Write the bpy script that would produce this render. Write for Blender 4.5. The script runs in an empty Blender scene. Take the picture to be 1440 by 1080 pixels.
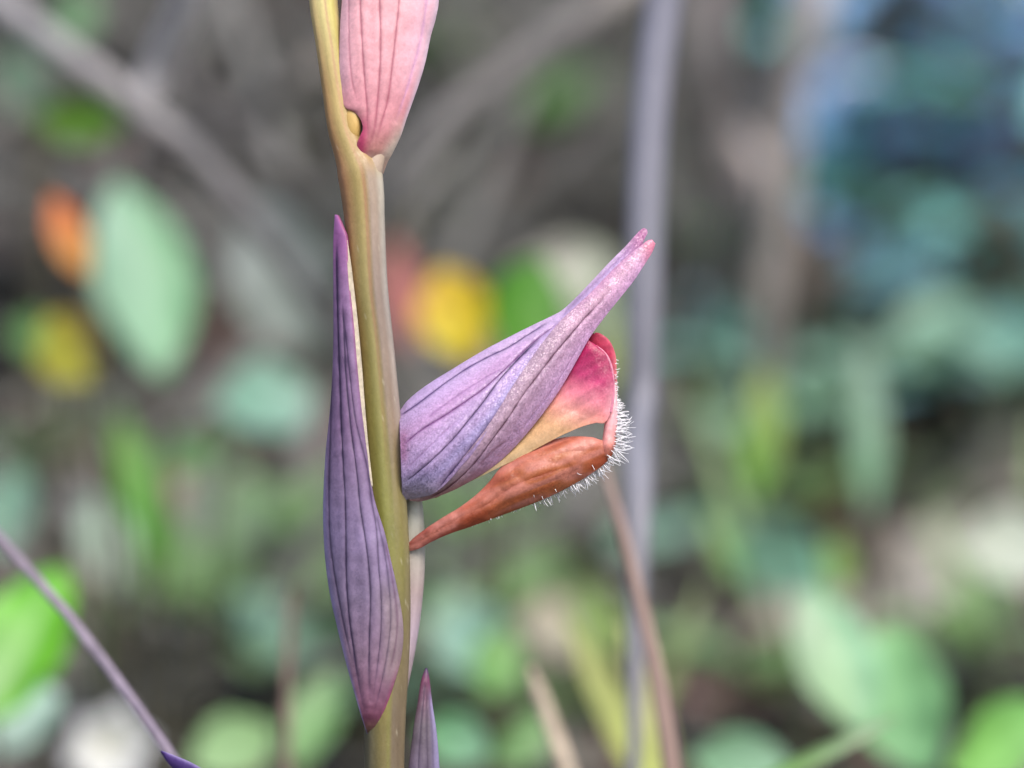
import bpy, math, random
import numpy as np
from mathutils import Vector, Matrix, noise as mnoise

random.seed(7); rng = np.random.default_rng(7)
sc = bpy.context.scene
R = math.radians

# ------------------------------------------------------------------ camera
D = 0.30                      # focus distance (m)
PITCH = R(9.0)
S = 0.0463e-3                 # one photo pixel (1440 wide) at the focus plane, in metres
FWD = Vector((0, math.cos(PITCH), -math.sin(PITCH)))
RIGHT = Vector((1, 0, 0))
UP = RIGHT.cross(FWD)
FOCUS = Vector((0, 0, 0.105))
CAM = FOCUS - FWD * D
cd = bpy.data.cameras.new('camera'); cam = bpy.data.objects.new('camera', cd)
sc.collection.objects.link(cam); sc.camera = cam
cam.location = CAM
cam.rotation_euler = (math.pi / 2 - PITCH, 0, 0)
cd.sensor_width = 36.0
cd.lens = 36.0 * D / (1440 * S)
cd.clip_start = 0.01; cd.clip_end = 500
cd.dof.use_dof = True
cd.dof.focus_distance = D - 0.0012
cd.dof.aperture_fstop = cd.lens / 6.5     # a 6.5 mm wide entrance pupil

# ------------------------------------------------------------------ world, sun, exposure
SUN_EL, SUN_AZ = R(54), R(152)            # azimuth clockwise from +Y (the view direction)
w = bpy.data.worlds.new('World'); sc.world = w; w.use_nodes = True
nt = w.node_tree
sky = nt.nodes.new('ShaderNodeTexSky'); sky.sky_type = 'NISHITA'; sky.sun_disc = False
sky.sun_elevation = SUN_EL; sky.sun_rotation = SUN_AZ
sky.air_density = 1.0; sky.dust_density = 3.0; sky.ozone_density = 1.0
bg = nt.nodes['Background']; bg.inputs['Strength'].default_value = 0.10
nt.links.new(sky.outputs[0], bg.inputs['Color'])
sd = bpy.data.lights.new('sun', 'SUN'); sun = bpy.data.objects.new('sun', sd); sc.collection.objects.link(sun)
sd.energy = 1.5; sd.angle = R(35); sd.color = (1.0, 0.95, 0.88)
sdir = Vector((math.sin(SUN_AZ) * math.cos(SUN_EL), math.cos(SUN_AZ) * math.cos(SUN_EL), math.sin(SUN_EL)))
sun.rotation_euler = sdir.to_track_quat('Z', 'Y').to_euler()
sun.location = (1, -1, 2)
vs = sc.view_settings
vs.view_transform = 'Standard'; vs.look = 'None'; vs.gamma = 1.0; vs.use_curve_mapping = False
vs.exposure = 1.42
sc.cycles.use_denoising = True
sc.cycles.max_bounces = 8

# ------------------------------------------------------------------ helpers
col = sc.collection
def W(px, py, z=D):
    """point at distance z along the view axis seen at photo pixel (px, py)"""
    k = z / D * S
    return CAM + FWD * z + RIGHT * ((px - 720) * k) + UP * ((540 - py) * k)

def lin(c):
    c = np.asarray(c, float) / 255.0
    return np.where(c <= 0.04045, c / 12.92, ((c + 0.055) / 1.055) ** 2.4)

K = 0.93                      # picture value -> base colour at this exposure
DESAT = 0.12
def A(r, g, b, k=1.0):
    c = lin((r, g, b)) * K * k
    return np.clip(c + (c.mean() - c) * DESAT, 0.004, 0.9)

def sm(a, b, x):
    t = np.clip((x - a) / (b - a), 0, 1); return t * t * (3 - 2 * t)

def prop(o, label=None, cat=None, group=None, kind=None):
    if label: o['label'] = label
    if cat: o['category'] = cat
    if group: o['group'] = group
    if kind: o['kind'] = kind
    return o

def empty(name, loc, label=None, cat=None, group=None, parent=None):
    o = bpy.data.objects.new(name, None); col.objects.link(o)
    o.empty_display_size = 0.005
    o.location = loc
    if parent: o.parent = parent
    prop(o, label, cat, group)
    return o

def mesh_obj(name, verts, faces, mat, parent=None, origin=None, colors=None, smooth=True):
    org = Vector(origin) if origin is not None else Vector((0, 0, 0))
    v = np.asarray(verts, float) - np.array(org)
    me = bpy.data.meshes.new(name)
    me.from_pydata(v.tolist(), [], faces.tolist() if hasattr(faces, 'tolist') else faces)
    if colors is not None:
        ca = me.color_attributes.new('Col', 'FLOAT_COLOR', 'POINT')
        c4 = np.ones((len(v), 4)); c4[:, :3] = colors
        ca.data.foreach_set('color', c4.ravel())
    if smooth: me.shade_smooth()
    me.materials.append(mat)
    o = bpy.data.objects.new(name, me); col.objects.link(o)
    if parent is not None:
        o.parent = parent
    else:
        o.location = org
    return o

def spline(pts, n, t=None):
    """Catmull-Rom through pts (chord-length), sampled at n values (or t in 0..1)"""
    P = np.asarray(pts, float)
    d = np.linalg.norm(np.diff(P[:, :2], axis=0), axis=1) ** 1.0
    s = np.concatenate([[0], np.cumsum(np.maximum(d, 1e-9))]); s /= s[-1]
    x = np.linspace(0, 1, n) if t is None else np.asarray(t)
    m = np.zeros_like(P)
    m[1:-1] = (P[2:] - P[:-2]) / (s[2:] - s[:-2])[:, None]
    m[0] = (P[1] - P[0]) / (s[1] - s[0]); m[-1] = (P[-1] - P[-2]) / (s[-1] - s[-2])
    i = np.clip(np.searchsorted(s, x, 'right') - 1, 0, len(s) - 2)
    h = (s[i + 1] - s[i])[:, None]; q = ((x - s[i]) / (s[i + 1] - s[i]))[:, None]
    return ((2*q**3 - 3*q**2 + 1) * P[i] + (q**3 - 2*q**2 + q) * h * m[i]
            + (-2*q**3 + 3*q**2) * P[i + 1] + (q**3 - q**2) * h * m[i + 1])

def pline_dist(px, py, line):
    """distance in px of many points to a polyline; also the along-line fraction"""
    L = spline(line, 40); best = np.full(px.shape, 1e9); fr = np.zeros(px.shape)
    for i in range(len(L) - 1):
        a, b = L[i, :2], L[i + 1, :2]; ab = b - a; l2 = ab @ ab + 1e-12
        t = np.clip(((px - a[0]) * ab[0] + (py - a[1]) * ab[1]) / l2, 0, 1)
        dd = np.hypot(px - a[0] - t * ab[0], py - a[1] - t * ab[1])
        m = dd < best; best = np.where(m, dd, best); fr = np.where(m, (i + t) / (len(L) - 1), fr)
    return best, fr

def ramp(x, stops):
    xs = [s[0] for s in stops]; cs = np.array([s[1] for s in stops])
    return np.stack([np.interp(x, xs, cs[:, k]) for k in range(3)], -1)

def mix(a, b, f):
    f = np.asarray(f)[..., None]; return a * (1 - f) + b * f

def vnoise(px, py, sc_, seed=0):
    """cheap smooth value noise"""
    x = px / sc_ + seed * 17.3; y = py / sc_ + seed * 5.1
    xi = np.floor(x); yi = np.floor(y); fx = x - xi; fy = y - yi
    def h(a, b):
        v = np.sin(a * 127.1 + b * 311.7 + seed) * 43758.5453; return v - np.floor(v)
    fx = fx*fx*(3-2*fx); fy = fy*fy*(3-2*fy)
    return (h(xi,yi)*(1-fx)+h(xi+1,yi)*fx)*(1-fy) + (h(xi,yi+1)*(1-fx)+h(xi+1,yi+1)*fx)*fy

def grid_faces(nu, nv, wrap=False):
    i = np.arange(nu * nv).reshape(nv, nu)
    if wrap: i = np.concatenate([i, i[:, :1]], 1)
    return np.stack([i[:-1, :-1], i[:-1, 1:], i[1:, 1:], i[1:, :-1]], -1).reshape(-1, 4)

def to_world(px, py, dep):
    k = 1 + dep * S / D
    x = (px - 720) * S * k; y = (540 - py) * S * k; z = D + dep * S
    base = np.array(CAM)
    return base + np.outer(z, FWD) + np.outer(x, RIGHT) + np.outer(y, UP)

def sheet(name, a, b, nu, nv, bulge, colfun, mat, parent, base, ease=0.5, veins=(), groove=1.0, thick=0.00012, power=1.0, wrinkle=0.6):
    """a petal-like sheet between edges a and b [(px,py,depth px)], bulging towards the viewer"""
    Ea = spline(a, nv); Eb = spline(b, nv)
    u = np.linspace(0, 1, nu); e = (1 - ease) * u + ease * (1 - np.cos(np.pi * u)) / 2
    v = np.linspace(0, 1, nv)
    Pm = Ea[:, None, :] + (Eb - Ea)[:, None, :] * e[None, :, None]
    wd = np.linalg.norm((Eb - Ea)[:, :2], axis=1)
    bl = bulge(v) if callable(bulge) else np.full(nv, bulge)
    px, py = Pm[..., 0], Pm[..., 1]
    dep = Pm[..., 2] - (bl * wd)[:, None] * (np.sin(np.pi * u)[None, :] ** power)
    U, V = np.meshgrid(u, v)
    dep = dep + (vnoise(px, py, 26, 3) - 0.5) * 3.0 * wrinkle + (vnoise(px, py, 9, 5) - 0.5) * 0.9 * wrinkle
    c = colfun(U, V, px, py)
    for (line, wpx, strength, vc) in veins:
        dd, fr = pline_dist(px, py, line)
        wob = wpx * (0.6 + 0.7 * vnoise(px, py, 11, 9))
        g = np.exp(-(dd / wob) ** 2) * strength * sm(0, 0.06, fr) * (1 - sm(0.86, 1.0, fr) * 0.9)
        c = mix(c, np.broadcast_to(vc, c.shape), np.clip(g, 0, 1))
        dep = dep + g * groove
        dep = dep - np.exp(-((dd - 6) / 5) ** 2) * 0.8 * groove * strength
    V3 = to_world(px.ravel(), py.ravel(), dep.ravel())
    o = mesh_obj(name, V3, grid_faces(nu, nv), mat, parent, base, c.reshape(-1, 3))
    if thick:
        m = o.modifiers.new('thickness', 'SOLIDIFY'); m.thickness = thick; m.offset = 0
    return o

def tube_px(name, line, nseg, n, colfun, mat, parent, base, flat=1.0, shape=None):
    """a tube in focus-plane pixels: line = [(px,py,depth,radius)]"""
    L = spline(line, n)
    tan = np.gradient(L[:, :2], axis=0); tan /= np.linalg.norm(tan, axis=1)[:, None] + 1e-9
    nor = np.stack([-tan[:, 1], tan[:, 0]], 1)
    th = np.linspace(0, 2 * np.pi, nseg, endpoint=False)
    TH, Vv = np.meshgrid(th, np.linspace(0, 1, n))
    rr_ = np.broadcast_to(L[:, 3:4], TH.shape)
    if shape is not None: rr_ = rr_ * shape(TH, Vv, L[:, 0:1] + 0 * TH, L[:, 1:2] + 0 * TH)
    px = L[:, 0:1] + nor[:, 0:1] * np.cos(th) * rr_
    py = L[:, 1:2] + nor[:, 1:2] * np.cos(th) * rr_
    dep = L[:, 2:3] - np.sin(th) * rr_ * flat
    c = colfun(TH, Vv, px, py)
    V3 = to_world(px.ravel(), py.ravel(), dep.ravel())
    f = grid_faces(nseg, n, True).tolist()
    f.append(list(range(nseg))); f.append(list(range((n - 1) * nseg, n * nseg)))
    return mesh_obj(name, V3, f, mat, parent, base, c.reshape(-1, 3))

def tube_w(pts, radii, nseg=8):
    """tube through world points -> verts, faces"""
    P = [Vector(p) for p in pts]; V = []; F = []
    ref = Vector((0.3, 0.9, 0.2)).normalized()
    for i, p in enumerate(P):
        t = (P[min(i + 1, len(P) - 1)] - P[max(i - 1, 0)]).normalized()
        a = t.cross(ref).normalized(); b = t.cross(a)
        for k in range(nseg):
            th = 2 * math.pi * k / nseg
            V.append(p + (a * math.cos(th) + b * math.sin(th)) * radii[i])
    for i in range(len(P) - 1):
        for k in range(nseg):
            k2 = (k + 1) % nseg
            F.append((i*nseg + k, i*nseg + k2, (i+1)*nseg + k2, (i+1)*nseg + k))
    F.append(tuple(range(nseg))); F.append(tuple(range((len(P)-1)*nseg, len(P)*nseg)))
    return V, F

# ------------------------------------------------------------------ materials
def new_mat(name):
    m = bpy.data.materials.new(name); m.use_nodes = True
    n = m.node_tree.nodes; return m, n, m.node_tree.links, n['Principled BSDF'], n['Material Output']

def tissue(name, rough=0.45, spec=0.4, transl=0.3, speck=0.12, cell=9000, bump=0.35, bdist=2e-5, sheen=0.0, glint=0.0, tw=(1.0, 0.9, 0.9)):
    """plant tissue: colour attribute, fine cell relief, a share of light passing through"""
    m, n, l, p, out = new_mat(name)
    at = n.new('ShaderNodeAttribute'); at.attribute_name = 'Col'
    tc = n.new('ShaderNodeTexCoord')
    v = n.new('ShaderNodeTexVoronoi'); v.inputs['Scale'].default_value = cell
    nz = n.new('ShaderNodeTexNoise'); nz.inputs['Scale'].default_value = cell * 0.55; nz.inputs['Detail'].default_value = 3
    l.new(tc.outputs['Object'], v.inputs['Vector']); l.new(tc.outputs['Object'], nz.inputs['Vector'])
    mr = n.new('ShaderNodeMapRange'); l.new(nz.outputs['Fac'], mr.inputs['Value'])
    mr.inputs['From Min'].default_value = 0.3; mr.inputs['From Max'].default_value = 0.7
    mr.inputs['To Min'].default_value = 1 - speck; mr.inputs['To Max'].default_value = 1 + speck
    mul = n.new('ShaderNodeVectorMath'); mul.operation = 'SCALE'
    l.new(at.outputs['Color'], mul.inputs[0]); l.new(mr.outputs[0], mul.inputs['Scale'])
    l.new(mul.outputs[0], p.inputs['Base Color'])
    p.inputs['Roughness'].default_value = rough; p.inputs['Specular IOR Level'].default_value = spec
    if sheen:
        p.inputs['Sheen Weight'].default_value = sheen; p.inputs['Sheen Roughness'].default_value = 0.4
    bp = n.new('ShaderNodeBump'); bp.inputs['Strength'].default_value = bump; bp.inputs['Distance'].default_value = bdist
    l.new(v.outputs['Distance'], bp.inputs['Height']); l.new(bp.outputs[0], p.inputs['Normal'])
    if glint:
        ge = n.new('ShaderNodeNewGeometry')
        v2 = n.new('ShaderNodeTexVoronoi'); v2.inputs['Scale'].default_value = cell * 1.15; l.new(tc.outputs['Object'], v2.inputs['Vector'])
        sb = n.new('ShaderNodeVectorMath'); sb.operation = 'SUBTRACT'; sb.inputs[1].default_value = (.5, .5, .5); l.new(v2.outputs['Color'], sb.inputs[0])
        ss = n.new('ShaderNodeVectorMath'); ss.operation = 'SCALE'; ss.inputs['Scale'].default_value = glint; l.new(sb.outputs[0], ss.inputs[0])
        ad = n.new('ShaderNodeVectorMath'); ad.operation = 'ADD'; l.new(bp.outputs[0], ad.inputs[0]); l.new(ss.outputs[0], ad.inputs[1])
        nm = n.new('ShaderNodeVectorMath'); nm.operation = 'NORMALIZE'; l.new(ad.outputs[0], nm.inputs[0])
        l.new(nm.outputs[0], p.inputs['Normal'])
    if transl:
        t = n.new('ShaderNodeBsdfTranslucent')
        tm = n.new('ShaderNodeVectorMath'); tm.operation = 'MULTIPLY'; tm.inputs[1].default_value = tw
        l.new(mul.outputs[0], tm.inputs[0]); l.new(tm.outputs[0], t.inputs['Color'])
        mx = n.new('ShaderNodeMixShader'); mx.inputs[0].default_value = transl
        l.new(p.outputs[0], mx.inputs[1]); l.new(t.outputs[0], mx.inputs[2]); l.new(mx.outputs[0], out.inputs['Surface'])
    return m

M_hood = tissue('sepal_tissue', 0.3, 0.6, 0.34, 0.15, 14000, 0.25, 1e-5, glint=0.5)
M_bract = tissue('bract_tissue', 0.45, 0.4, 0.32, 0.07, 9000, 0.25, 1.5e-5, glint=0.15)
M_stem = tissue('stem_tissue', 0.4, 0.45, 0.12, 0.03, 9000, 0.2, 1e-5, glint=0.1)
M_stalk = tissue('smooth_stalk', 0.55, 0.35, 0.0, 0.05, 900, 0.1, 1e-4)
M_lip = tissue('lip_tissue', 0.38, 0.45, 0.35, 0.07, 11000, 0.3, 1e-5, glint=0.22, tw=(1, .8, .75))
M_hair, _, _, _p, _ = new_mat('lip_hair')
_p.inputs['Base Color'].default_value = (0.85, 0.83, 0.86, 1); _p.inputs['Roughness'].default_value = 0.3; _p.inputs['Transmission Weight'].default_value = 0.12
M_leaf = tissue('leaf_tissue', 0.5, 0.4, 0.25, 0.10, 500, 0.2, 1e-4, tw=(0.9, 1.0, 0.5))
M_gloss = tissue('glossy_leaf', 0.2, 1.0, 0.12, 0.10, 300, 0.2, 2e-4, tw=(0.9, 1.0, 0.5))
M_dry = tissue('dry_leaf', 0.75, 0.25, 0.12, 0.2, 400, 0.4, 2e-4)
M_bark = tissue('bark', 0.8, 0.25, 0.0, 0.22, 700, 0.7, 4e-4)

def ground_mat():
    m, n, l, p, out = new_mat('soil_and_litter')
    tc = n.new('ShaderNodeTexCoord')
    n1 = n.new('ShaderNodeTexNoise'); n1.inputs['Scale'].default_value = 14; n1.inputs['Detail'].default_value = 6
    n2 = n.new('ShaderNodeTexNoise'); n2.inputs['Scale'].default_value = 60; n2.inputs['Detail'].default_value = 5
    for q in (n1, n2): l.new(tc.outputs['Object'], q.inputs['Vector'])
    r = n.new('ShaderNodeValToRGB'); e = r.color_ramp.elements
    e[0].position = 0.34; e[0].color = (0.013, 0.0125, 0.012, 1)
    e[1].position = 0.68; e[1].color = (0.118, 0.113, 0.106, 1)
    e2 = r.color_ramp.elements.new(0.5); e2.color = (0.044, 0.044, 0.041, 1)
    mixn = n.new('ShaderNodeMath'); mixn.operation = 'MULTIPLY_ADD'
    mixn.inputs[1].default_value = 0.5
    half = n.new('ShaderNodeMath'); half.operation = 'MULTIPLY'; half.inputs[1].default_value = 0.5
    l.new(n1.outputs['Fac'], half.inputs[0]); l.new(n2.outputs['Fac'], mixn.inputs[0]); l.new(half.outputs[0], mixn.inputs[2])
    l.new(mixn.outputs[0], r.inputs['Fac']); l.new(r.outputs['Color'], p.inputs['Base Color'])
    p.inputs['Roughness'].default_value = 0.95; p.inputs['Specular IOR Level'].default_value = 0.15
    bp = n.new('ShaderNodeBump'); bp.inputs['Distance'].default_value = 0.004; bp.inputs['Strength'].default_value = 0.8
    l.new(n2.outputs['Fac'], bp.inputs['Height']); l.new(bp.outputs[0], p.inputs['Normal'])
    return m
M_ground = ground_mat()

# ------------------------------------------------------------------ ground
def gh(x, y):
    """height of the ground: level round the orchid, then a rough bank that falls back towards the shrub"""
    y0 = 0.50 + 1.0 * float(sm(0.03, 0.14, np.array(x))) + 0.05 * math.sin(x * 9)
    t = max(0.0, y - y0)
    h = 0.62 * t * t / (t + 0.12) if t < 1.4 else 0.62 * 1.96 / 1.52 + (t - 1.4) * 0.12
    r = min(1.0, (abs(x) + abs(y)) / 0.2)
    h += r * 0.012 * (mnoise.noise((x * 7, y * 7, 0.3)) + 0.5 * mnoise.noise((x * 19, y * 19, 4.1)))
    if y > 3 or abs(x) > 3: h += 0.25 * mnoise.noise((x * .3, y * .3, 1))
    return h
ax = np.concatenate([-np.geomspace(60, 0.9, 26), np.linspace(-0.85, 0.95, 110), np.geomspace(1.0, 60, 26)])
ay = np.concatenate([-np.geomspace(60, 0.5, 22), np.linspace(-0.45, 2.4, 150), np.geomspace(2.5, 80, 24)])
gv = [(x, y, gh(x, y)) for y in ay for x in ax]
ground = mesh_obj('ground', gv, grid_faces(len(ax), len(ay)), M_ground)
prop(ground, 'rough grey brown soil rising into a bank behind the orchid', None, None, 'structure')

def hit(px, py):
    """where the ray through a pixel meets the ground -> (point, z)"""
    z = 0.35
    while z < 6:
        p = W(px, py, z)
        if p.z <= gh(p.x, p.y): return p, z
        z += 0.004
    return W(px, py, 6), 6

# ------------------------------------------------------------------ the orchid
BASE = W(541, 1080); BASE = Vector((BASE.x + 0.001, BASE.y, 0)); BASE.z = gh(BASE.x, BASE.y)
orchid = empty('tongue_orchid', BASE, 'single slender tongue orchid with purple veined bracts and hooded lilac flower in sharp focus', 'orchid')

# pixel row at which the ground is met in the orchid's plane
ybot = 540 + (FOCUS.z - BASE.z) / (S * math.cos(PITCH)) + 10

def stem_col(TH, V, px, py):
    x = -np.cos(TH)                       # -1 left edge .. +1 right edge
    x = x + (vnoise(py, py * 0, 70, 3) - .5) * 0.08
    mid = ramp(py, [(-400, A(205,185,115)), (0, A(222,200,130)), (120, A(190,158,96)), (250, A(166,140,82)), (400, A(146,128,72)),
                    (600, A(136,126,58)), (750, A(128,124,48)), (900, A(132,122,74)), (1000, A(126,110,54)), (1080, A(118,102,58)), (2500, A(110,110,60))])
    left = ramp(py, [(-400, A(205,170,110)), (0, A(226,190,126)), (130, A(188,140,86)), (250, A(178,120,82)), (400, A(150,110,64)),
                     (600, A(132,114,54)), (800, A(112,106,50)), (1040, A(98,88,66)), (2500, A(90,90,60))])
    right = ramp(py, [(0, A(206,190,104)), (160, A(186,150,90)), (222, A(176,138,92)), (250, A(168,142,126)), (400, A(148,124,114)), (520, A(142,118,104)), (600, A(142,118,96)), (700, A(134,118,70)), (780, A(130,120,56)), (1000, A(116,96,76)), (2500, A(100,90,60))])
    rim = ramp(py, [(200, A(196,166,110)), (228, A(190,166,130)), (255, A(190,178,166)), (420, A(172,158,154)), (600, A(162,142,130)), (720, A(140,126,84)), (900, A(130,110,84)), (2500, A(100,90,60))])  # whitish right edge: its glistening light is put into the colour
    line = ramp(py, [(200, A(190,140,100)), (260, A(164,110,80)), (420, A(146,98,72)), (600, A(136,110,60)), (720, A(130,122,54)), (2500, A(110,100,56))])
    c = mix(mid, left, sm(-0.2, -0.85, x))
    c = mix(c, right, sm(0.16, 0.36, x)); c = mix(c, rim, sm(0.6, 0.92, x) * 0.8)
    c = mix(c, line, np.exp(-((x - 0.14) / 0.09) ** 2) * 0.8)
    st = vnoise(x * 30, py, 2.2, 5) * .5 + .5 * vnoise(x * 12, py * .05, 1.0, 8)
    c = c * (0.86 + 0.24 * st)[..., None] * (0.92 + 0.16 * vnoise(px, py, 40, 4))[..., None]
    sp = sm(0.93, 0.99, vnoise(px, py, 3.2, 12))
    c = mix(c, np.broadcast_to(A(206,192,170), c.shape), sp * 0.35)
    return c * np.array((0.93, 0.98, 0.92))
def stem_shape(TH, V, px, py):
    x = -np.cos(TH); w = sm(225, 300, py) * (1 - sm(640, 760, py))
    return 1 - 0.07 * np.exp(-((x - 0.14) / 0.13) ** 2) * w + 0.012 * np.cos(TH * 9)
stem_line = [(440,-420,6,18), (449,-120,4,19), (455,0,2,20), (463,60,0,19), (472,120,-2,19.5), (483,180,-3,22), (496,215,-2,26), (505,238,-1,31), (510,270,0,30.5),
             (513,310,0,28.5), (518,400,0,27.5), (527,480,0,26.5), (534,560,0,27.5), (540,640,0,28), (545,720,0,28.5), (548,800,0,29), (548,880,0,29.5), (545,950,0,29.5),
             (542,1010,0,29), (541,1080,0,28), (543,1300,2,29), (548,1800,0,31), (552,ybot,0,33)]
tube_px('stem', stem_line, 72, 520, stem_col, M_stem, orchid, BASE, 0.95, stem_shape)
def ridge_col(TH, V, px, py):
    return np.broadcast_to(A(184,160,138), px.shape + (3,)) * (0.92 + 0.16 * vnoise(px, py * .5, 9, 8))[..., None]
tube_px('ovary', [(552,150,-4,6), (541,185,-5,10), (530,215,-6,13.5), (523,240,-5,15), (519,275,1,13), (517,310,8,9)], 26, 90, ridge_col, M_stem, orchid, BASE, 1.0)

# pale ovary of the open flower, seen behind the stem
def ov_col(TH, V, px, py):
    c = ramp(py, [(690, A(186,188,172)), (760, A(176,172,158)), (830, A(160,140,138)), (890, A(168,148,162)), (960, A(150,130,130))])
    st = 0.5 + 0.5 * np.sin(np.cos(TH) * 11)
    return c * (0.86 + 0.16 * st + 0.12 * vnoise(px, py, 8, 3))[..., None]
tube_px('ovary', [(582,692,16,9), (582,715,24,13), (580,760,30,17.5), (579,800,32,18.5), (575,850,31,18.5), (569,900,28,17.5), (562,945,22,16), (554,1000,12,12)],
        24, 160, ov_col, M_stem, orchid, BASE, 0.9)

# long purple bract on the near side
def bract_col(U, V, px, py):
    c = ramp(py, [(303, A(150,92,160)), (340, A(150,92,158)), (400, A(140,106,156)), (480, A(132,108,152)), (600, A(128,104,146)), (680, A(132,116,156)), (750, A(138,126,168)),
                  (840, A(134,122,156)), (920, A(136,114,140)), (975, A(134,96,124)), (1008, A(116,66,92)), (1030, A(118,92,70))])
    c = mix(c, np.broadcast_to(A(150,146,196), c.shape), sm(0.14, 0.0, U) * sm(560, 700, py) * 0.8)
    c = mix(c, np.broadcast_to(A(158,70,120), c.shape), sm(0.8, 1.0, U) * (sm(900, 960, py) * 0.7 + (1 - sm(420, 620, py)) * 0.6))
    c = mix(c, np.broadcast_to(A(150,140,140), c.shape), sm(0.55, 0.8, U) * sm(800, 860, py) * (1 - sm(930, 980, py)) * 0.6)
    c = c * np.array((1.16, 1.02, 1.0)) * (0.88 + 0.22 * vnoise(px, py, 11, 6))[..., None]
    cross = vnoise(px, py * 0.25, 5, 11); c = c * (0.95 + 0.1 * cross)[..., None]
    return c
VB = A(44, 26, 66); VR = A(92, 40, 80)
bract_veins = [
    ([(474,330),(475,400),(477,480),(479,540),(481,605),(484,667),(486,705),(487,750),(488,820),(492,870),(499,920),(505,960),(512,1000)], 2.1, 0.95, VB),
    ([(482,420),(487,530),(494,605),(502,667),(507,717),(510,735),(517,782),(521,832),(520,882),(519,932),(520,985)], 2.0, 0.9, VB),
    ([(484,440),(491,517),(500,592),(515,655),(522,705),(529,745),(532,795),(536,845),(535,895),(530,940),(524,985)], 1.8, 0.75, VB),
    ([(528,720),(540,777),(546,820),(549,870),(544,920),(535,965),(526,1000)], 1.8, 0.6, VB),
    ([(540,760),(551,815),(558,870),(555,910),(546,950)], 1.8, 0.5, VR),
    ([(468,520),(466,605),(464,667),(464,730),(466,765),(471,805),(479,850),(488,895),(498,940)], 1.7, 0.75, VB),
]
bl_ = [(472,302,-4), (470,340,-8), (470,400,-12), (470,480,-14), (468,540,-14), (464,590,-12), (459,640,-8), (456,700,-4), (456,740,-2), (459,790,-2), (466,840,-4), (475,880,-8), (486,925,-14), (497,965,-20), (507,1000,-22), (514,1022,-18), (521,1042,-6)]
br_ = [(474,303,-5), (480,317,-14), (487,335,-20), (489,370,-26), (492,410,-30), (497,460,-34), (502,520,-36), (508,580,-37), (515,635,-38), (525,700,-39), (540,750,-38), (549,790,-36), (558,830,-32), (565,870,-28), (566,900,-26), (562,930,-26), (552,965,-27), (540,1000,-25), (531,1024,-18), (525,1042,-6)]
bract = sheet('bract', bl_, br_, 110, 420, lambda v: 0.16 + 0.14 * np.sin(np.pi * v), bract_col, M_bract, orchid, BASE, 0.55, bract_veins, 1.2, 0.00014)
bract['label'] = 'long dull violet bract with dark veins'
# its far half, closing the boat behind
bb_ = [(x + 2, y, d + 40 * math.sin(math.pi * min(1, max(0, (y - 300) / 720)))) for x, y, d in br_]
sheet('bract_back', [(x, y, d + 1) for x, y, d in bl_], bb_, 24, 120, -0.1, bract_col, M_bract, bract, BASE, 0.4, (), 1, 0.00014)
def rim_col(U, V, px, py):
    c = np.broadcast_to(A(206,192,166), px.shape + (3,)); return c * (0.8 + 0.35 * vnoise(px, py, 5, 2))[..., None]
sheet('bract_margin', [(486,338,-20),(488,370,-27),(491,410,-31),(496,460,-35),(501,520,-37),(507,580,-38),(513,630,-39),(522,684,-40)],
      [(488,338,-18),(493,370,-24),(498,410,-27),(503.5,460,-31),(509,520,-33),(513.5,580,-35),(518,630,-37),(524,684,-39)], 8, 160, 0.05, rim_col, M_bract, bract, BASE, 0, (), 0, 0.0001)

# lower bract whose tip stands beside the stem
def bract2_col(U, V, px, py):
    c = ramp(py, [(940, A(70,50,92)), (955, A(118,58,92)), (985, A(116,80,100)), (1020, A(112,98,108)), (1080, A(106,90,112)), (1500, A(110,90,110))])
    c = mix(c, np.broadcast_to(A(162,150,196), c.shape), sm(0.6, 0.95, U) * sm(960, 1000, py) * 0.85)
    return c * (0.82 + 0.34 * vnoise(px, py * .3, 7, 6))[..., None]
sheet('bract', [(599,940,10),(593,958,6),(588,990,2),(583,1020,0),(578,1060,-2),(570,1120,-4),(560,1200,-6),(548,1320,-10),(540,1420,-18)],
      [(600,940,10),(603,955,8),(607,990,6),(613,1030,6),(617,1080,6),(619,1150,6),(612,1230,4),(590,1330,-2),(560,1420,-16)], 50, 220, 0.28, bract2_col, M_bract, orchid, BASE, 0.5,
      [([(598,955),(592,1020),(588,1080),(580,1200)], 1.8, 0.6, A(60,44,70)), ([(600,965),(600,1030),(601,1090),(592,1220)], 1.8, 0.6, A(60,44,70)), ([(602,975),(607,1030),(609,1090)], 1.6, 0.4, A(70,54,90))], 1.0)

# upper pink bract
def bract3_col(U, V, px, py):
    c = ramp(py, [(-300, A(238,176,186)), (0, A(252,200,208)), (80, A(240,186,196)), (140, A(222,158,170)), (180, A(214,148,156)), (212, A(206,150,140)), (235, A(200,186,166))])  # brighter upwards: glow of light from behind painted into the pink
    c = mix(c, np.broadcast_to(A(238,206,226), c.shape), sm(0.55, 0.85, U) * (1 - sm(60, 160, py)) * 0.7)
    c = mix(c, np.broadcast_to(A(216,204,222), c.shape), sm(0.86, 1.0, U) * 0.9)
    c = mix(c, np.broadcast_to(A(208,206,188), c.shape), sm(0.55, 0.9, U) * sm(150, 215, py) * 0.95)
    c = mix(c, np.broadcast_to(A(196,52,112), c.shape), np.exp(-((px - 509 + (py - 195) * 0.12) / 9.0) ** 2) * sm(150, 190, py) * 0.95)
    c = mix(c, np.broadcast_to(A(198,172,196), c.shape), sm(0.3, 0.0, U) * (1 - sm(100, 150, py)) * 0.6)
    c = mix(c, np.broadcast_to(A(196,172,152), c.shape), sm(208, 232, py) * sm(505, 522, px) * 0.95)
    c = c * np.array((1.0, 0.88, 0.88)) * (0.92 + 0.14 * vnoise(px, py, 9, 6))[..., None]
    return c
VP = A(160, 64, 92)
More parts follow.
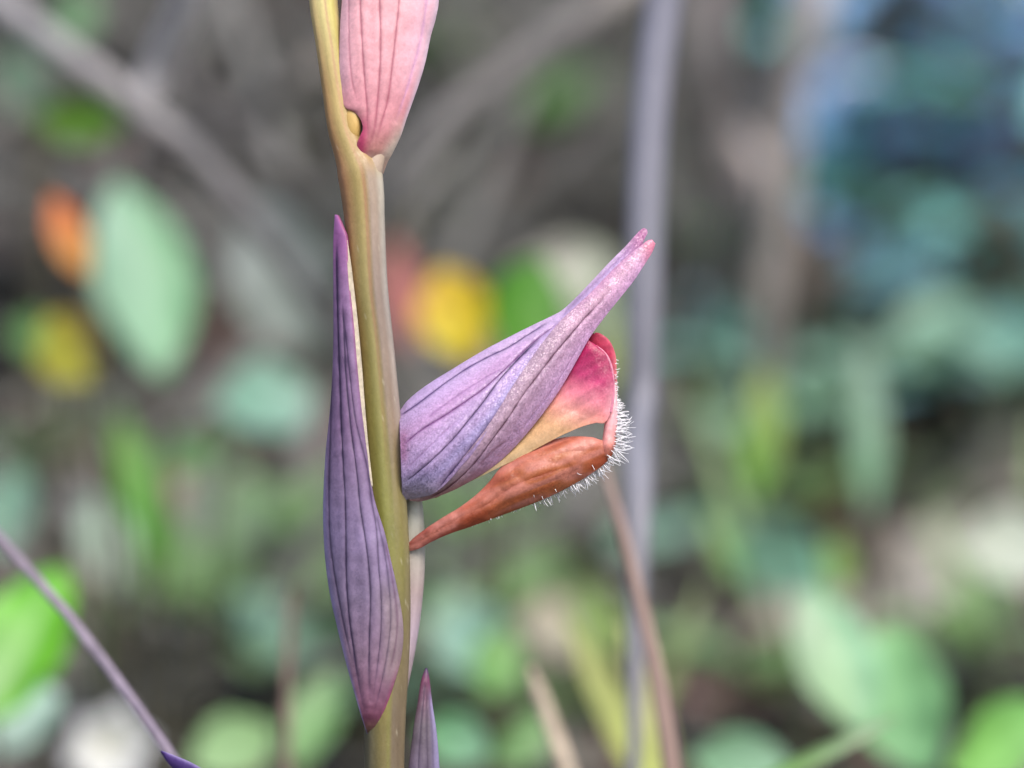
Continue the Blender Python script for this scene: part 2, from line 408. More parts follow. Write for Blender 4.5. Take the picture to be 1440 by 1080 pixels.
u_l = [(548,-330,-6),(520,-260,-10),(500,-160,-14),(488,-60,-14),(482,0,-14),(479,40,-14),(478,80,-15),(479,115,-16),(482,140,-18),(487,151,-21),(499,157,-24),(508,168,-26),(511,181,-27),(507,192,-27),(503,202,-25),(505,232,-10)]
u_r = [(550,-330,-6),(575,-270,-8),(600,-180,-6),(614,-80,-4),(616,0,-2),(612,25,-2),(605,50,-2),(597,88,-3),(589,115,-5),(580,141,-7),(571,166,-9),(563,190,-10),(557,203,-9),(550,217,-6),(544,228,-2),(538,244,4)]
ub = sheet('bract', u_l, u_r, 100, 420, lambda v: 0.2 - 0.05 * v, bract3_col, M_bract, orchid, BASE, 0.55, [
    ([(492,-60),(491,0),(491,37),(492,75),(495,112),(502,142)], 1.6, 0.45, VP),
    ([(508,-120),(507,0),(509,50),(512,100),(516,150),(517,190)], 2.0, 0.7, VP),
    ([(535,-160),(534,0),(535,50),(534,100),(530,150),(525,187),(515,215)], 2.0, 0.75, VP),
    ([(566,-150),(561,0),(556,50),(551,95),(545,140),(537,170),(527,205)], 2.0, 0.75, VP),
    ([(604,-100),(599,0),(592,50),(582,90),(570,130),(556,170)], 2.2, 0.5, A(206,150,204)),
], 1.1, 0.00014)
ub['label'] = 'pale pink veined bract at the top'
sheet('bract_back', [(x + 3, y, d + 2) for x, y, d in u_l], [(x - 2, y, d + 1) for x, y, d in u_r], 24, 120, lambda v: -0.25 + 0.2 * v, bract3_col, M_bract, ub, BASE, 0.5)
# node swelling that shows through the bite in the bract
def node_col(TH, V, px, py):
    c = np.broadcast_to(A(206,166,84), px.shape + (3,))
    return mix(c, np.broadcast_to(A(96,56,36), c.shape), sm(503, 509, px))
tube_px('stem_node', [(494,146,-10,5),(496,156,-12,12),(497,170,-13,13.5),(497,184,-13,12),(497,200,-11,8),(498,214,-8,4)], 20, 40, node_col, M_stem, orchid, BASE, 0.9)

# purple leaf tip in the lower corner, sweeping down to the stem foot
def leaf_tip_col(U, V, px, py):
    c = mix(np.broadcast_to(A(84,58,132), px.shape + (3,)), np.broadcast_to(A(70,72,70), px.shape + (3,)), sm(0.3, 0.9, V))
    c = mix(c, np.broadcast_to(A(130,112,176), c.shape), sm(0.3, 0.0, U) * 0.7)
    return c * (0.85 + 0.3 * vnoise(px, py, 8, 6))[..., None]
sheet('leaf', [(226,1056,-4),(246,1063,-4),(275,1076,-3),(330,1112,0),(420,1210,4),(490,1400,6),(528,1700,0),(545,ybot-40,-10)],
      [(227,1058,-4),(240,1076,0),(262,1094,6),(310,1140,14),(390,1250,20),(465,1430,16),(515,1700,-6),(540,ybot-40,-14)], 24, 160, 0.2, leaf_tip_col, M_bract, orchid, BASE, 0.4)
for (sx, tipx, tipy, d0) in ((1, 980, ybot - 260, 90), (-1, 150, ybot - 200, -60)):
    def lf_col(U, V, px, py):
        return np.broadcast_to(A(74,104,60), px.shape + (3,)) * (0.8 + 0.4 * vnoise(px, py, 30, 2))[..., None]
    sheet('leaf', [(552,ybot-20,0),(552+sx*90,ybot-230,d0*.3),(552+sx*230,ybot-330,d0*.7),(tipx,tipy,d0)],
          [(552,ybot-8,-14),(552+sx*110,ybot-150,d0*.3-30),(552+sx*240,ybot-250,d0*.7-30),(tipx,tipy+6,d0)], 14, 40, 0.2, lf_col, M_bract, orchid, BASE, 0.3)

# ---- the open flower
flower = empty('flower', (0, 0, 0), parent=orchid)
FB = BASE
T = [(562,580,6),(575,563,4),(600,543,2),(640,518,0),(680,494,0),(720,473,0),(750,458,0),(775,446,0),(790,438,0),(808,422,0),(832,397,0),(860,367,0),(880,347,0),(895,330,0),(902,323,0),(906,321,0)]
Dl = [(566,703,-6),(612,692,-30),(655,648,-44),(688,612,-47),(708,582,-46),(728,552,-43),(748,522,-38),(773,486,-30),(797,456,-23),(835,420,-13),(868,384,-7),(890,360,-4),(901,346,-3),(907,334,-2),(910,328,-1),(909,323,0)]
U_ = [(576,697,-12),(600,689,-28),(615,680,-36),(650,640,-48),(680,605,-51),(700,575,-50),(720,545,-47),(740,515,-42),(765,480,-35),(790,450,-28),(830,413,-18),(865,377,-12),(887,357,-9),(900,347,-8),(911,339,-7),(917,338,-6)]
L_ = [(576,703,-10),(590,704,-12),(610,699,-14),(640,687,-15),(672,669,-16),(696,653,-18),(714,637,-20),(731,619,-21),(750,597,-21),(770,571,-20),(786,548,-19),(801,523,-18),(815,498,-16),(830,472,-14),(850,445,-12),(870,420,-11),(890,395,-9),(906,371,-8),(917,353,-6),(921,342,-6)]

def dorsal_col(U, V, px, py):
    t = sm(560, 800, px)
    top = mix(np.broadcast_to(A(178,162,212), px.shape + (3,)), np.broadcast_to(A(196,178,218), px.shape + (3,)), t)
    low = mix(np.broadcast_to(A(172,152,200), px.shape + (3,)), np.broadcast_to(A(176,158,214), px.shape + (3,)), t)
    c = mix(top, low, sm(0.1, 0.8, U))
    c = mix(c, np.broadcast_to(A(186,146,196), c.shape), np.exp(-((U - 0.36) / 0.12) ** 2) * 0.6 * (1 - sm(700, 780, px)))
    c = mix(c, np.broadcast_to(A(140,146,200), c.shape), np.exp(-((U - 0.8) / 0.1) ** 2) * 0.55)
    c = mix(c, np.broadcast_to(A(148,150,166), c.shape), sm(660, 700, py) * (1 - sm(600, 640, px)) * 0.8)
    c = mix(c, np.broadcast_to(A(150,84,130), c.shape), np.exp(-((px - 568) / 7) ** 2) * sm(595, 620, py) * (1 - sm(640, 660, py)) * 0.6)
    c = mix(c, np.broadcast_to(A(168,96,146), c.shape), sm(862, 905, px) * 0.85)
    return c * np.array((1.2, 1.04, 1.03)) * (0.93 + 0.14 * vnoise(px, py, 5, 4))[..., None] * (0.94 + 0.12 * vnoise(px, py, 28, 7))[..., None]
VN = A(48, 36, 84); VM = A(130, 70, 140); VRd = A(96, 36, 64)
dorsal_veins = [
    ([(560,588),(590,567),(627,539),(660,517),(690,501),(715,489),(742,472),(778,450)], 1.6, 1.0, A(70,36,104)),
    ([(566,628),(590,607),(622,587),(652,567),(680,547),(710,520),(730,500),(752,480),(792,450)], 1.8, 1.0, A(112,48,120)),
    ([(569,679),(602,652),(635,620),(660,590),(680,565),(702,535),(730,505),(768,468)], 1.8, 1.0, A(40,26,74)),
    ([(600,590),(622,572),(680,533),(715,514),(740,494)], 1.6, 0.4, VM),
    ([(572,660),(600,632),(625,608),(645,590)], 1.4, 0.35, VM),
    ([(615,688),(649,646),(678,610),(702,578),(724,547),(748,512),(775,476)], 2.4, 0.95, A(66,40,104)),
    ([(790,446),(830,405),(870,365),(892,342)], 2.2, 0.4, VM),
]
sheet('sepal', T, Dl, 130, 420, lambda v: 0.20 * (1 - v) + 0.06, dorsal_col, M_hood, flower, FB, 0.35, dorsal_veins, 1.6, 0.00013)
def sepal_col(U, V, px, py):
    c = ramp(U, [(0, A(160,140,166)), (0.3, A(174,152,176)), (0.6, A(176,150,186)), (0.85, A(186,160,208)), (1, A(184,158,204))])
    low = ramp(U, [(0, A(130,132,140)), (0.5, A(150,138,146)), (1, A(176,138,140))])
    c = mix(c, low, sm(640, 690, py))
    up = ramp(U, [(0, A(184,142,184)), (0.4, A(200,168,196)), (1, A(206,172,222))])
    c = mix(c, up, sm(760, 850, px))
    c = mix(c, np.broadcast_to(A(208,118,146), c.shape), sm(895, 920, px) * 0.8)
    return c * np.array((1.22, 1.04, 1.03)) * (0.92 + 0.16 * vnoise(px, py, 5, 4))[..., None] * (0.94 + 0.12 * vnoise(px, py, 30, 7))[..., None]
sepal_veins = [
    ([(596,702),(625,688),(648,670),(668,650),(692,618),(715,587),(735,556),(757,527),(780,497),(797,477),(820,450),(840,429),(858,408)], 1.7, 1.0, A(80,22,50)),
    ([(672,655),(695,632),(715,618)], 1.8, 0.4, A(140,90,120)),
    ([(735,600),(770,556),(800,510),(820,475)], 1.6, 0.3, A(150,110,160)),
]
sheet('sepal', U_, L_, 110, 420, lambda v: 0.16, sepal_col, M_hood, flower, FB, 0.35, sepal_veins, 1.6, 0.00013)
# the far lateral sepal closes the hood behind
def mir(P, k): return [(x, y, -d * k + 6) for x, y, d in P]
sheet('sepal', [(x, y, d + 1) for x, y, d in T], [(x - 6, y - 3, -d + 20) for x, y, d in L_[:-4]] + [(868,410,12),(884,378,10),(900,343,4),(905,325,2)], 50, 160, lambda v: -0.22 * (1 - v) - 0.03, sepal_col, M_hood, flower, FB, 0.4, (), 1.0, 0.00013)

# lip: crimson side lobes, the bend, and the tongue folded back to the stem
DESAT = 0.06
lip = empty('lip', (0, 0, 0), parent=flower)
def lobe_col(U, V, px, py):
    d = (py - 480) + (852 - px) * 0.42
    c = ramp(d, [(0, A(180,24,86)), (30, A(182,14,92)), (62, A(204,54,116)), (92, A(232,134,152)), (122, A(238,164,146)), (150, A(236,186,136)), (200, A(232,194,140)), (300, A(190,170,130))])
    c = mix(c, np.broadcast_to(A(238,176,186), c.shape), sm(846, 862, px) * sm(520, 575, py) * 0.7)
    st = vnoise((px - 600) * 0.5 + py * 0.9, (py - 900) * 0.08 - px * 0.05, 7, 5)
    c = c * (0.74 + 0.46 * st)[..., None] * (0.95 + 0.1 * vnoise(px, py, 6, 2))[..., None]
    return c
M_lobe = M_lip
# near lobe: left edge tucked under the hood, lower edge above the gap
sheet('side_lobe', [(600,690,-4),(660,655,2),(720,612,4),(760,565,2),(790,520,0),(812,485,-4),(826,480,-8)],
      [(612,700,-8),(680,668,-14),(735,641,-20),(780,617,-24),(812,602,-24),(838,594,-22),(850,594,-20),(858,580,-20),(862,552,-18),(861,522,-15),(853,500,-12),(838,487,-9),(827,480,-8)], 70, 220, 0.14, lobe_col, M_lobe, lip, FB, 0.2, (), 1, 0.0002, wrinkle=1.0)
# pale rim of the near lobe
def rim2(TH, V, px, py):
    c = np.broadcast_to(A(226,140,168), px.shape + (3,)); return c * (0.85 + 0.3 * vnoise(px, py, 4, 3))[..., None]
tube_px('lobe_rim', [(822,482,-9,1.4),(838,487,-10,1.7),(853,500,-13,1.8),(861,522,-16,1.8),(862.5,552,-19,2.0),(859,580,-21,2.0)], 10, 80, rim2, M_lip, lip, FB)
# far lobe, rising behind the near one
def lobe2_col(U, V, px, py):
    c = ramp(py, [(465, A(210,62,96)), (500, A(196,40,86)), (560, A(222,120,140)), (600, A(230,150,160))])
    c = mix(c, np.broadcast_to(A(226,120,130), c.shape), sm(858, 868, px) * 0.8)
    return c * (0.82 + 0.34 * vnoise(px, py, 6, 5))[..., None]
sheet('side_lobe', [(780,540,30),(800,510,26),(815,490,20),(828,474,10),(836,470,6)],
      [(838,588,20),(860,584,8),(867,560,4),(867,525,2),(865,498,2),(857,480,3),(846,471,4),(837,469,6)], 40, 120, 0.1, lobe2_col, M_lip, lip, FB, 0.3, (), 1, 0.0002)
# bend
def bend_col(TH, V, px, py):
    c = ramp(py, [(545, A(244,206,214)), (585, A(248,186,194)), (615, A(246,172,168)), (640, A(222,130,100)), (670, A(206,116,76))])
    return c * (0.84 + 0.32 * vnoise(px, py, 5, 5))[..., None]
tube_px('lip_bend', [(863,540,-6,2.5),(863,560,-7,4.5),(862,580,-8,7),(859,598,-9,9),(857,612,-10,9),(855,626,-12,9),(849,638,-6,9),(840,645,2,8),(830,650,8,5)], 24, 120, bend_col, M_lip, lip, FB, 1.2)
def tongue_col(U, V, px, py):
    c = ramp(px, [(575, A(156,74,68)), (620, A(164,82,68)), (660, A(178,92,62)), (720, A(188,106,64)), (790, A(190,110,66)), (850, A(186,98,64))])
    c = mix(c, np.broadcast_to(A(210,120,104), c.shape), sm(0.36, 0.04, U) * 0.75 * (0.5 + 0.5 * sm(620, 680, px)))
    streak = vnoise(px * 0.18 - py * 0.12, py * 1.0 + px * 0.42, 8, 3)
    c = mix(c, np.broadcast_to(A(216,140,126), c.shape), sm(0.45, 0.8, streak) * 0.7)
    c = mix(c, np.broadcast_to(A(150,62,32), c.shape), sm(0.5, 0.15, streak) * 0.6)
    return c * (0.93 + 0.14 * vnoise(px, py, 6, 8))[..., None]
sheet('tongue', [(572,768,14),(584,757,8),(600,745,2),(625,729,-4),(650,714,-8),(672,697,-10),(690,679,-12),(708,657,-13),(735,637,-14),(770,623,-14),(800,616.5,-14),(830,617,-13),(846,621,-12),(860,612,-10)],
      [(574,774,14),(588,770,8),(606,760,2),(630,749,-4),(662,738,-8),(700,724,-10),(740,709,-10),(772,696,-10),(800,682,-10),(826,667,-10),(846,653,-10),(858,640,-10),(864,626,-10),(866,612,-10)], 80, 320,
      lambda v: 0.26 * np.sin(np.pi * np.clip(v, 0.0, 1.0)) ** 0.5 + 0.04, tongue_col, M_lip, lip, FB, 0.3,
      [([(585,764),(640,732),(690,706),(720,685),(760,668),(800,655)], 4.2, 0.42, A(166,80,50)), ([(640,726),(680,700),(705,676),(740,650),(790,638),(840,632)], 3.0, 0.2, A(176,86,52)),
       ([(700,712),(760,682),(820,655)], 3.0, 0.15, A(180,92,52))], 2.2, 0.0003, wrinkle=1.6)
sheet('tongue_back', [(576,770,16),(650,716,4),(735,638,6),(800,618,6),(846,622,0)], [(576,773,16),(662,736,4),(772,694,6),(826,665,6),(856,640,0)], 20, 60, -0.12, tongue_col, M_lip, lip, FB, 0.3)

# white hairs
hv, hf = [], []
def hair(x, y, d, ang, ln, r, tilt):
    n = 5; bend = random.uniform(-0.9, 0.9)
    pts = []; a = ang
    X, Y, Z = x, y, d
    for i in range(n):
        pts.append((X, Y, Z)); X += math.cos(a) * ln / (n - 1); Y += math.sin(a) * ln / (n - 1); Z += tilt * ln / (n - 1); a += bend / (n - 1)
    P = np.array(pts); w3 = to_world(P[:, 0], P[:, 1], P[:, 2])
    rad = [r * S * k for k in (1.0, 0.95, 0.85, 0.7, 0.45)]
    V, F = tube_w(w3, rad, 5); o = len(hv)
    hv.extend(V); hf.extend([tuple(i + o for i in f) for f in F])
edge = spline([(866,505,4),(867,535,2),(867,560,-2),(868,580,-6),(869,600,-8),(868,620,-9),(864,634,-9),(854,648,-8),(838,661,-8),(818,673,-8),(795,686,-8),(765,700,-8),(735,711,-8),(700,724,-8),(660,739,-6)], 400)
etan = np.gradient(edge, axis=0)
def at_edge(t):
    i = min(399, int(t * 399)); tx, ty = etan[i, :2]; L = math.hypot(tx, ty)
    return edge[i], math.atan2(-tx / L, ty / L)        # outward: rotate tangent towards +x / down
for k in range(520):
    t = random.random()
    p, a = at_edge(t)
    y, x = p[1], p[0]
    if y < 560: dens, ln = 0.5, 5
    elif y < 640 : dens, ln = 1.0, 23
    elif x > 800: dens, ln = 0.75, 17
    elif x > 740: dens, ln = 0.42, 13
    else: dens, ln = 0.18, 6
    if y < 600 and y >= 560: ln = 8 + (y - 560) / 40 * 13
    if random.random() > dens: continue
    inn = random.uniform(0, 6 if y < 645 else 2)
    depth = p[2] + (random.uniform(-9, 12) if y < 650 else random.uniform(-3, 16))
    hair(x - math.cos(a) * inn, y - math.sin(a) * inn, depth, a + random.gauss(0, 0.3), ln * random.uniform(0.55, 1.3), random.uniform(0.44, 0.68), random.gauss(0, 0.45))
for k in range(6):     # hairs standing on the near face of the tongue and the bend
    t = random.uniform(0.22, 0.82); p, a = at_edge(t); inn = random.uniform(4, 22 if random.random() < .4 else 10)
    hair(p[0] - math.cos(a) * inn, p[1] - math.sin(a) * inn, p[2] - 8 - inn * 0.45, a + random.gauss(0, 0.2), random.uniform(6, 11), random.uniform(0.35, 0.5), -0.4)
for k in range(90):    # short down along the rims
    t = random.uniform(0.05, 0.3); p, a = at_edge(t)
    hair(p[0] - 2, p[1], p[2] + random.uniform(-8, 4), a + random.gauss(0, 0.5), random.uniform(2, 5), 0.4, random.gauss(0, .4))
hairs = mesh_obj('hairs', hv, hf, M_hair, lip, FB); hairs['kind'] = 'stuff'

# ------------------------------------------------------------------ surroundings, out of focus
def basis(ang, roll, pitch):
    """leaf axes: y = length axis (ang degrees in the picture plane, 90 = upright), z = face normal towards the viewer"""
    a = R(ang)
    y = RIGHT * math.cos(a) + UP * math.sin(a)
    zn = -FWD
    x = y.cross(zn)
    m = Matrix((x, y, zn)).transposed()
    return m @ Matrix.Rotation(R(roll), 3, 'Y') @ Matrix.Rotation(R(pitch), 3, 'X')

def blade_geo(L, Wd, sharp=1.0, curl=0.25, fold=0.25, nu=9, nv=18, wav=0.0):
    V = []; t = np.linspace(0, 1, nv)
    prof = np.sin(np.pi * t ** sharp) ** 0.8
    for j, tt in enumerate(t):
        for i in range(nu):
            s_ = i / (nu - 1) * 2 - 1
            hw = max(prof[j], 0.02) * Wd / 2
            x = s_ * hw; y = tt * L
            z = fold * abs(s_) * hw - curl * L * tt * tt * 0.5 + wav * Wd * math.sin(tt * 17 + s_ * 2) * abs(s_) * 0.12
            V.append((x, y, z))
    return np.array(V), grid_faces(nu, nv)

def leaf_colors(n_u, n_v, c0, c1, c2=None, rib=True):
    u = np.linspace(-1, 1, n_u); t = np.linspace(0, 1, n_v); Uu, Tt = np.meshgrid(u, t)
    c = mix(np.broadcast_to(c0, Uu.shape + (3,)), np.broadcast_to(c1, Uu.shape + (3,)), sm(0.15, 0.9, Tt))
    if c2 is not None: c = mix(c, np.broadcast_to(c2, c.shape), sm(-0.1, 0.7, Uu))
    c = c * (0.85 + 0.3 * vnoise(Uu * 4, Tt * 9, 1.0, random.random() * 9))[..., None]
    if rib: c = mix(c, np.broadcast_to(np.clip(c0 * 1.5 + 0.03, 0, .8), c.shape), np.exp(-(Uu / 0.16) ** 2) * 0.5)
    return c.reshape(-1, 3)

def stalk_geo(p0, p1, r0, r1, sag=0.0, n=8, nseg=7):
    p0, p1 = Vector(p0), Vector(p1); pts = []; rad = []
    for i in range(n):
        t = i / (n - 1); p = p0.lerp(p1, t); p = p + Vector((sag * math.sin(math.pi * t), 0, 0))
        pts.append(p); rad.append(r0 + (r1 - r0) * t)
    return tube_w(pts, rad, nseg)

def bg_leaf(px, py, z, lpx, wpx, ang, roll, pitch, c0, c1, label, name='broad_leaf', cat='leaf', group=None, c2=None, mat=None, stalk=True, sharp=1.0, curl=0.25, wav=0.3, fold=0.25, stalk_c=None, rib=True):
    k = S * z / D
    L, Wd = lpx * k, wpx * k
    B = basis(ang, roll, pitch)
    V, F = blade_geo(L, Wd, sharp, curl, fold, wav=wav)
    V[:, 1] -= L / 2
    P = W(px, py, z)
    Vw = np.array([B @ Vector(v) + P for v in V])
    if not stalk:
        o = mesh_obj(name, Vw, F, mat or M_leaf, None, P, leaf_colors(9, 18, c0, c1, c2, rib))
        return prop(o, label, cat, group)
    foot = B @ Vector((0, -L / 2, 0)) + P
    g = Vector((foot.x + random.uniform(-.01, .01), foot.y + random.uniform(0, .015), 0)); g.z = gh(g.x, g.y) - 0.003
    root = empty(name, g, label, cat, group)
    mesh_obj('blade', Vw, F, mat or M_leaf, root, g, leaf_colors(9, 18, c0, c1, c2, rib))
    foot2 = B @ Vector((0, -L / 2 + L * 0.06, -0.0004)) + P
    sv, sf = stalk_geo(g, foot2, 0.0007, 0.0004, random.uniform(-.004, .004))
    cc = np.tile(stalk_c if stalk_c is not None else A(96, 92, 76), (len(sv), 1))
    mesh_obj('stalk', sv, sf, M_bark, root, g, cc)
    return root

def rod(name, pts, c0, c1, label, cat, mat=None, group=None, side=(), to_ground=False, n=40, nseg=10, nz=0.12):
    """branch / stem through [(px,py,z,width px)]"""
    def geo(pp):
        L = spline([(a, b, c, d) for a, b, c, d in pp], n)
        P = [W(a, b, c) for a, b, c, d in L]
        rad = [d / 2 * S * c / D for a, b, c, d in L]
        P = [p + Vector((mnoise.noise(p * 40), mnoise.noise(p * 40 + Vector((9, 0, 0))), mnoise.noise(p * 40 + Vector((0, 9, 0))))) * rad[i] * (0.5 if mat is None else 0.15) for i, p in enumerate(P)]
        rad = [r * (1 + nz * mnoise.noise((i * 0.6, r * 1e3, 2))) for i, r in enumerate(rad)]
        if to_ground:
            q = P[-1]; gz = gh(q.x, q.y) - 0.004
            if q.z > gz: P.append(Vector((q.x, q.y, gz))); rad.append(rad[-1])
        V, F = tube_w(P, rad, nseg)
        t = np.repeat(np.linspace(0, 1, len(P)), nseg)
        c = mix(np.broadcast_to(c0, (len(V), 3)), np.broadcast_to(c1, (len(V), 3)), t)
        c = c * ((0.75 if mat is None else 0.92) + (0.5 if mat is None else 0.16) * vnoise(t * 60, np.tile(np.arange(nseg), len(P)) * 1.0, 2.0, 3))[..., None]
        return V, F, c
    V, F, c = geo(pts)
    o = mesh_obj(name, V, F, mat or M_bark, None, V[0], c)
    prop(o, label, cat, group)
    for s_ in side:
        V2, F2, c2_ = geo(s_); c2_ = c2_ * 1.9  # limb colour raised to stand in for light it hardly catches
        mesh_obj('side_branch', V2, F2, mat or M_bark, o, V[0], c2_)
    return o

G_ = lambda r, g, b, k=1.0: A(r, g, b, k)
K = 0.56; DESAT = 0.0                      # the surroundings face the sky more squarely than the flower does

# --- branches and upright stems
rod('fallen_branch', [(-90,-70,.52,42),(0,5,.51,40),(110,88,.50,39),(210,165,.50,39),(270,215,.505,37),(330,285,.51,35),(385,355,.52,34),(450,440,.54,30),(560,600,.64,20),(640,700,.72,13)], G_(176,172,172), G_(160,156,158),
    'thick grey forked dead branch slanting down behind the pale oval leaf', 'branch', side=[[(205,135,.502,38),(225,85,.50,38),(250,30,.495,40),(275,-40,.49,40)]])
rod('fallen_branch', [(235,95,.62,34),(290,150,.63,36),(345,205,.64,36),(400,265,.66,38),(470,350,.70,34),(560,470,.78,30)], G_(140,134,134), G_(126,122,120),
    'dim grey dead branch lying behind the thick forked branch', 'branch')
rod('fallen_branch', [(480,70,.66,38),(420,110,.66,40),(360,150,.67,40),(290,200,.68,34),(200,262,.70,30),(60,330,.72,26)], G_(134,128,122), G_(120,116,110),
    'dull brown branch crossing beneath the fork towards the orchid top', 'branch')
rod('fallen_branch', [(930,-60,.56,44),(870,-8,.56,46),(790,52,.565,50),(720,108,.57,48),(650,165,.575,48),(590,225,.58,46),(545,285,.585,42),(500,370,.60,40),(430,520,.66,30),(400,600,.70,20)], G_(184,176,170), G_(172,166,160),
    'straight grey dead branch rising from the orchid stem to the upright stalk', 'branch')
rod('dry_stalk', [(938,-60,.40,52),(928,20,.40,54),(918,100,.40,54),(911,190,.40,53),(906,280,.40,53),(904,380,.40,52),(902,480,.40,50),(900,580,.40,47),(898,700,.382,42),(896,800,.381,36),(894,900,.380,28),(892,1000,.379,22),(890,1200,.378,18),(888,2400,.37,16)], G_(152,152,168), G_(146,142,134),
    'smooth pale lilac grey upright stalk behind the flower tip', 'stalk', M_stalk, to_ground=True, nz=.03)
rod('dry_stalk', [(838,625,.358,8),(856,680,.358,14),(875,745,.358,17),(895,830,.358,20),(915,910,.358,23),(930,990,.358,25),(945,1090,.358,27),(960,1300,.358,27),(975,2300,.358,27)], G_(176,152,142), G_(186,146,132),
    'thin pinkish tan dry stalk slanting below the hairy lip', 'stalk', M_stalk, to_ground=True, nz=.03)
rod('thin_twig', [(-60,690,.350,15),(0,757,.346,15),(45,806,.342,15),(95,862,.338,15),(150,935,.333,16),(200,1005,.328,16),(245,1070,.324,16),(300,1160,.322,16),(420,1500,.320,16),(500,2300,.320,16)], G_(170,156,168), G_(150,132,154),
    'thin purplish grey twig slanting past the white blossom', 'twig', to_ground=True, nz=.05)
rod('thin_twig', [(412,820,.40,10),(408,880,.40,13),(404,960,.40,13),(402,1090,.40,14),(400,1400,.40,14),(400,2200,.40,14)], G_(150,128,118), G_(140,110,104),
    'thin upright brown twig beside the violet bract', 'twig', to_ground=True)
rod('dry_stalk', [(742,938,.385,16),(752,962,.385,20),(766,1000,.385,22),(782,1045,.385,24),(800,1100,.385,26),(830,1300,.385,26),(850,2200,.385,26)], G_(226,208,186), G_(218,194,164),
    'short broken straw coloured stub with a blunt pale end', 'stalk', to_ground=True)
rod('dry_stalk', [(1165,-60,.72,44),(1140,30,.72,50),(1112,120,.725,52),(1098,220,.73,50),(1088,330,.735,46),(1080,450,.74,40),(1070,640,.76,36),(1060,800,.80,36)], G_(200,190,186), G_(168,160,148),
    'pale beige bent stalk beside the blue green shrub', 'stalk', to_ground=True)
rod('dry_stalk', [(1000,-50,.85,40),(1005,60,.85,40),(1020,170,.86,44),(1045,260,.86,44),(1020,360,.88,40),(985,470,.90,40),(960,620,.95,36)], G_(160,152,152), G_(150,142,136),
    'dull mauve grey stalk leaning between the two pale stalks', 'stalk', to_ground=True)
rod('dry_stalk', [(1045,185,.80,22),(1060,215,.80,40),(1085,250,.80,42),(1100,330,.80,38),(1105,460,.82,34),(1100,650,.86,30)], G_(200,188,182), G_(160,150,140),
    'short stout beige stub leaning on the bent stalk', 'stalk', to_ground=True)
for i, (x0, y0, x1, y1, z, wd) in enumerate([(580,-20,640,330,.95,26),(700,-20,760,420,1.0,30),(830,120,815,470,.9,30),(-20,180,150,-10,.8,30),(-20,330,130,220,.85,34),(330,-20,420,170,.9,28),(640,210,890,160,1.0,26),(960,300,985,640,1.05,34),(1150,330,1170,640,1.1,28),(30,600,320,520,.78,22),(560,650,900,690,.95,24),(1000,560,1040,820,.9,22)]):
    rod('dead_twig', [(x0,y0,z,wd),((x0*2+x1)/3+9,(y0*2+y1)/3,z+.01,wd*1.05),((x0+2*x1)/3-7,(y0+2*y1)/3,z+.03,wd),(x1,y1,z+.05,wd*.8)], G_(140,134,128), G_(124,118,112),
        'dim grey dead twig in the dark tangle on the bank', 'twig', group='dead twigs on the bank')

G_ = lambda r, g, b, k=1.1: A(r, g, b, k)
# --- leaves that can be told apart (px, py, z, length, width, angle, roll, pitch, colours)
bg_leaf(200,385,.56,310,148,96,22,-14, G_(150,196,160), G_(160,198,172), 'large pale green oval leaf standing upright beside the orange one', c2=G_(120,180,130), sharp=.95)
bg_leaf(97,330,.50,128,54,112,10,0, G_(214,146,60), G_(222,106,36), 'small narrow orange leaf touching the large pale oval leaf', sharp=.9)
bg_leaf(98,490,.53,120,104,130,-15,-10, G_(196,190,60), G_(178,176,48), 'rounded yellow leaf with green margin below the orange leaf', c2=G_(206,176,66))
bg_leaf(50,470,.60,90,60,160,10,-20, G_(120,170,90), G_(110,160,90), 'small green leaf tucked behind the rounded yellow leaf')
bg_leaf(392,385,.60,250,150,118,-15,-10, G_(150,160,152), G_(160,168,164), 'broad dull grey green leaf beside the tip of the violet bract', sharp=.95)
bg_leaf(378,560,.58,190,116,20,-10,-42, G_(140,190,168), G_(168,206,188), 'pale blue green leaf lying flat behind the violet bract', sharp=1.0)
bg_leaf(112,170,.54,136,72,-8,12,-20, G_(92,136,34), G_(86,136,34), 'small dark green leaf just under the thick forked branch')
bg_leaf(108,20,.66,90,60,60,12,-20, G_(90,140,90), G_(90,140,90), 'green leaf showing above the thick forked branch', mat=M_leaf)
bg_leaf(30,110,.72,120,80,100,12,-20, G_(70,104,80), G_(76,108,84), 'dark green leaf below the upper end of the forked branch')
bg_leaf(196,680,.56,215,62,98,24,-6, G_(80,160,30), G_(116,172,62), 'bright green narrow leaf standing below the pale oval leaf', c2=G_(96,150,60))
bg_leaf(262,640,.60,170,52,10,0,-20, G_(80,130,70), G_(100,150,90), 'dark green leaf lying across behind the bright narrow leaf')
bg_leaf(150,762,.54,150,84,100,12,-8, G_(190,206,186), G_(176,204,180), 'pale whitish green leaf above the twig')
bg_leaf(222,765,.57,120,64,84,-12,-8, G_(110,170,60), G_(96,160,60), 'fresh green leaf next to the pale whitish leaf')
bg_leaf(28,905,.46,250,150,70,-22,-8, G_(170,214,140), G_(110,204,14), 'large bright yellow green leaf with pale base beside the twig', c2=G_(116,204,24), sharp=1.0)
bg_leaf(20,1010,.48,150,100,40,-22,-8, G_(190,214,196), G_(170,206,190), 'pale silvery leaf under the large bright leaf')
bg_leaf(10,720,.55,130,90,80,-22,-8, G_(160,196,170), G_(140,190,160), 'pale green leaf at the upper end of the twig')
bg_leaf(350,720,.60,120,80,100,-12,-18, G_(150,176,140), G_(150,190,130), 'soft green leaf behind the widest part of the violet bract')
bg_leaf(285,710,.59,140,56,100,-12,-18, G_(170,180,160), G_(160,180,150), 'greyish green leaf between the bright leaf and the violet bract')
bg_leaf(440,1010,.50,160,76,72,-12,-18, G_(124,172,104), G_(128,168,112), 'light green leaf beside the foot of the orchid stem')
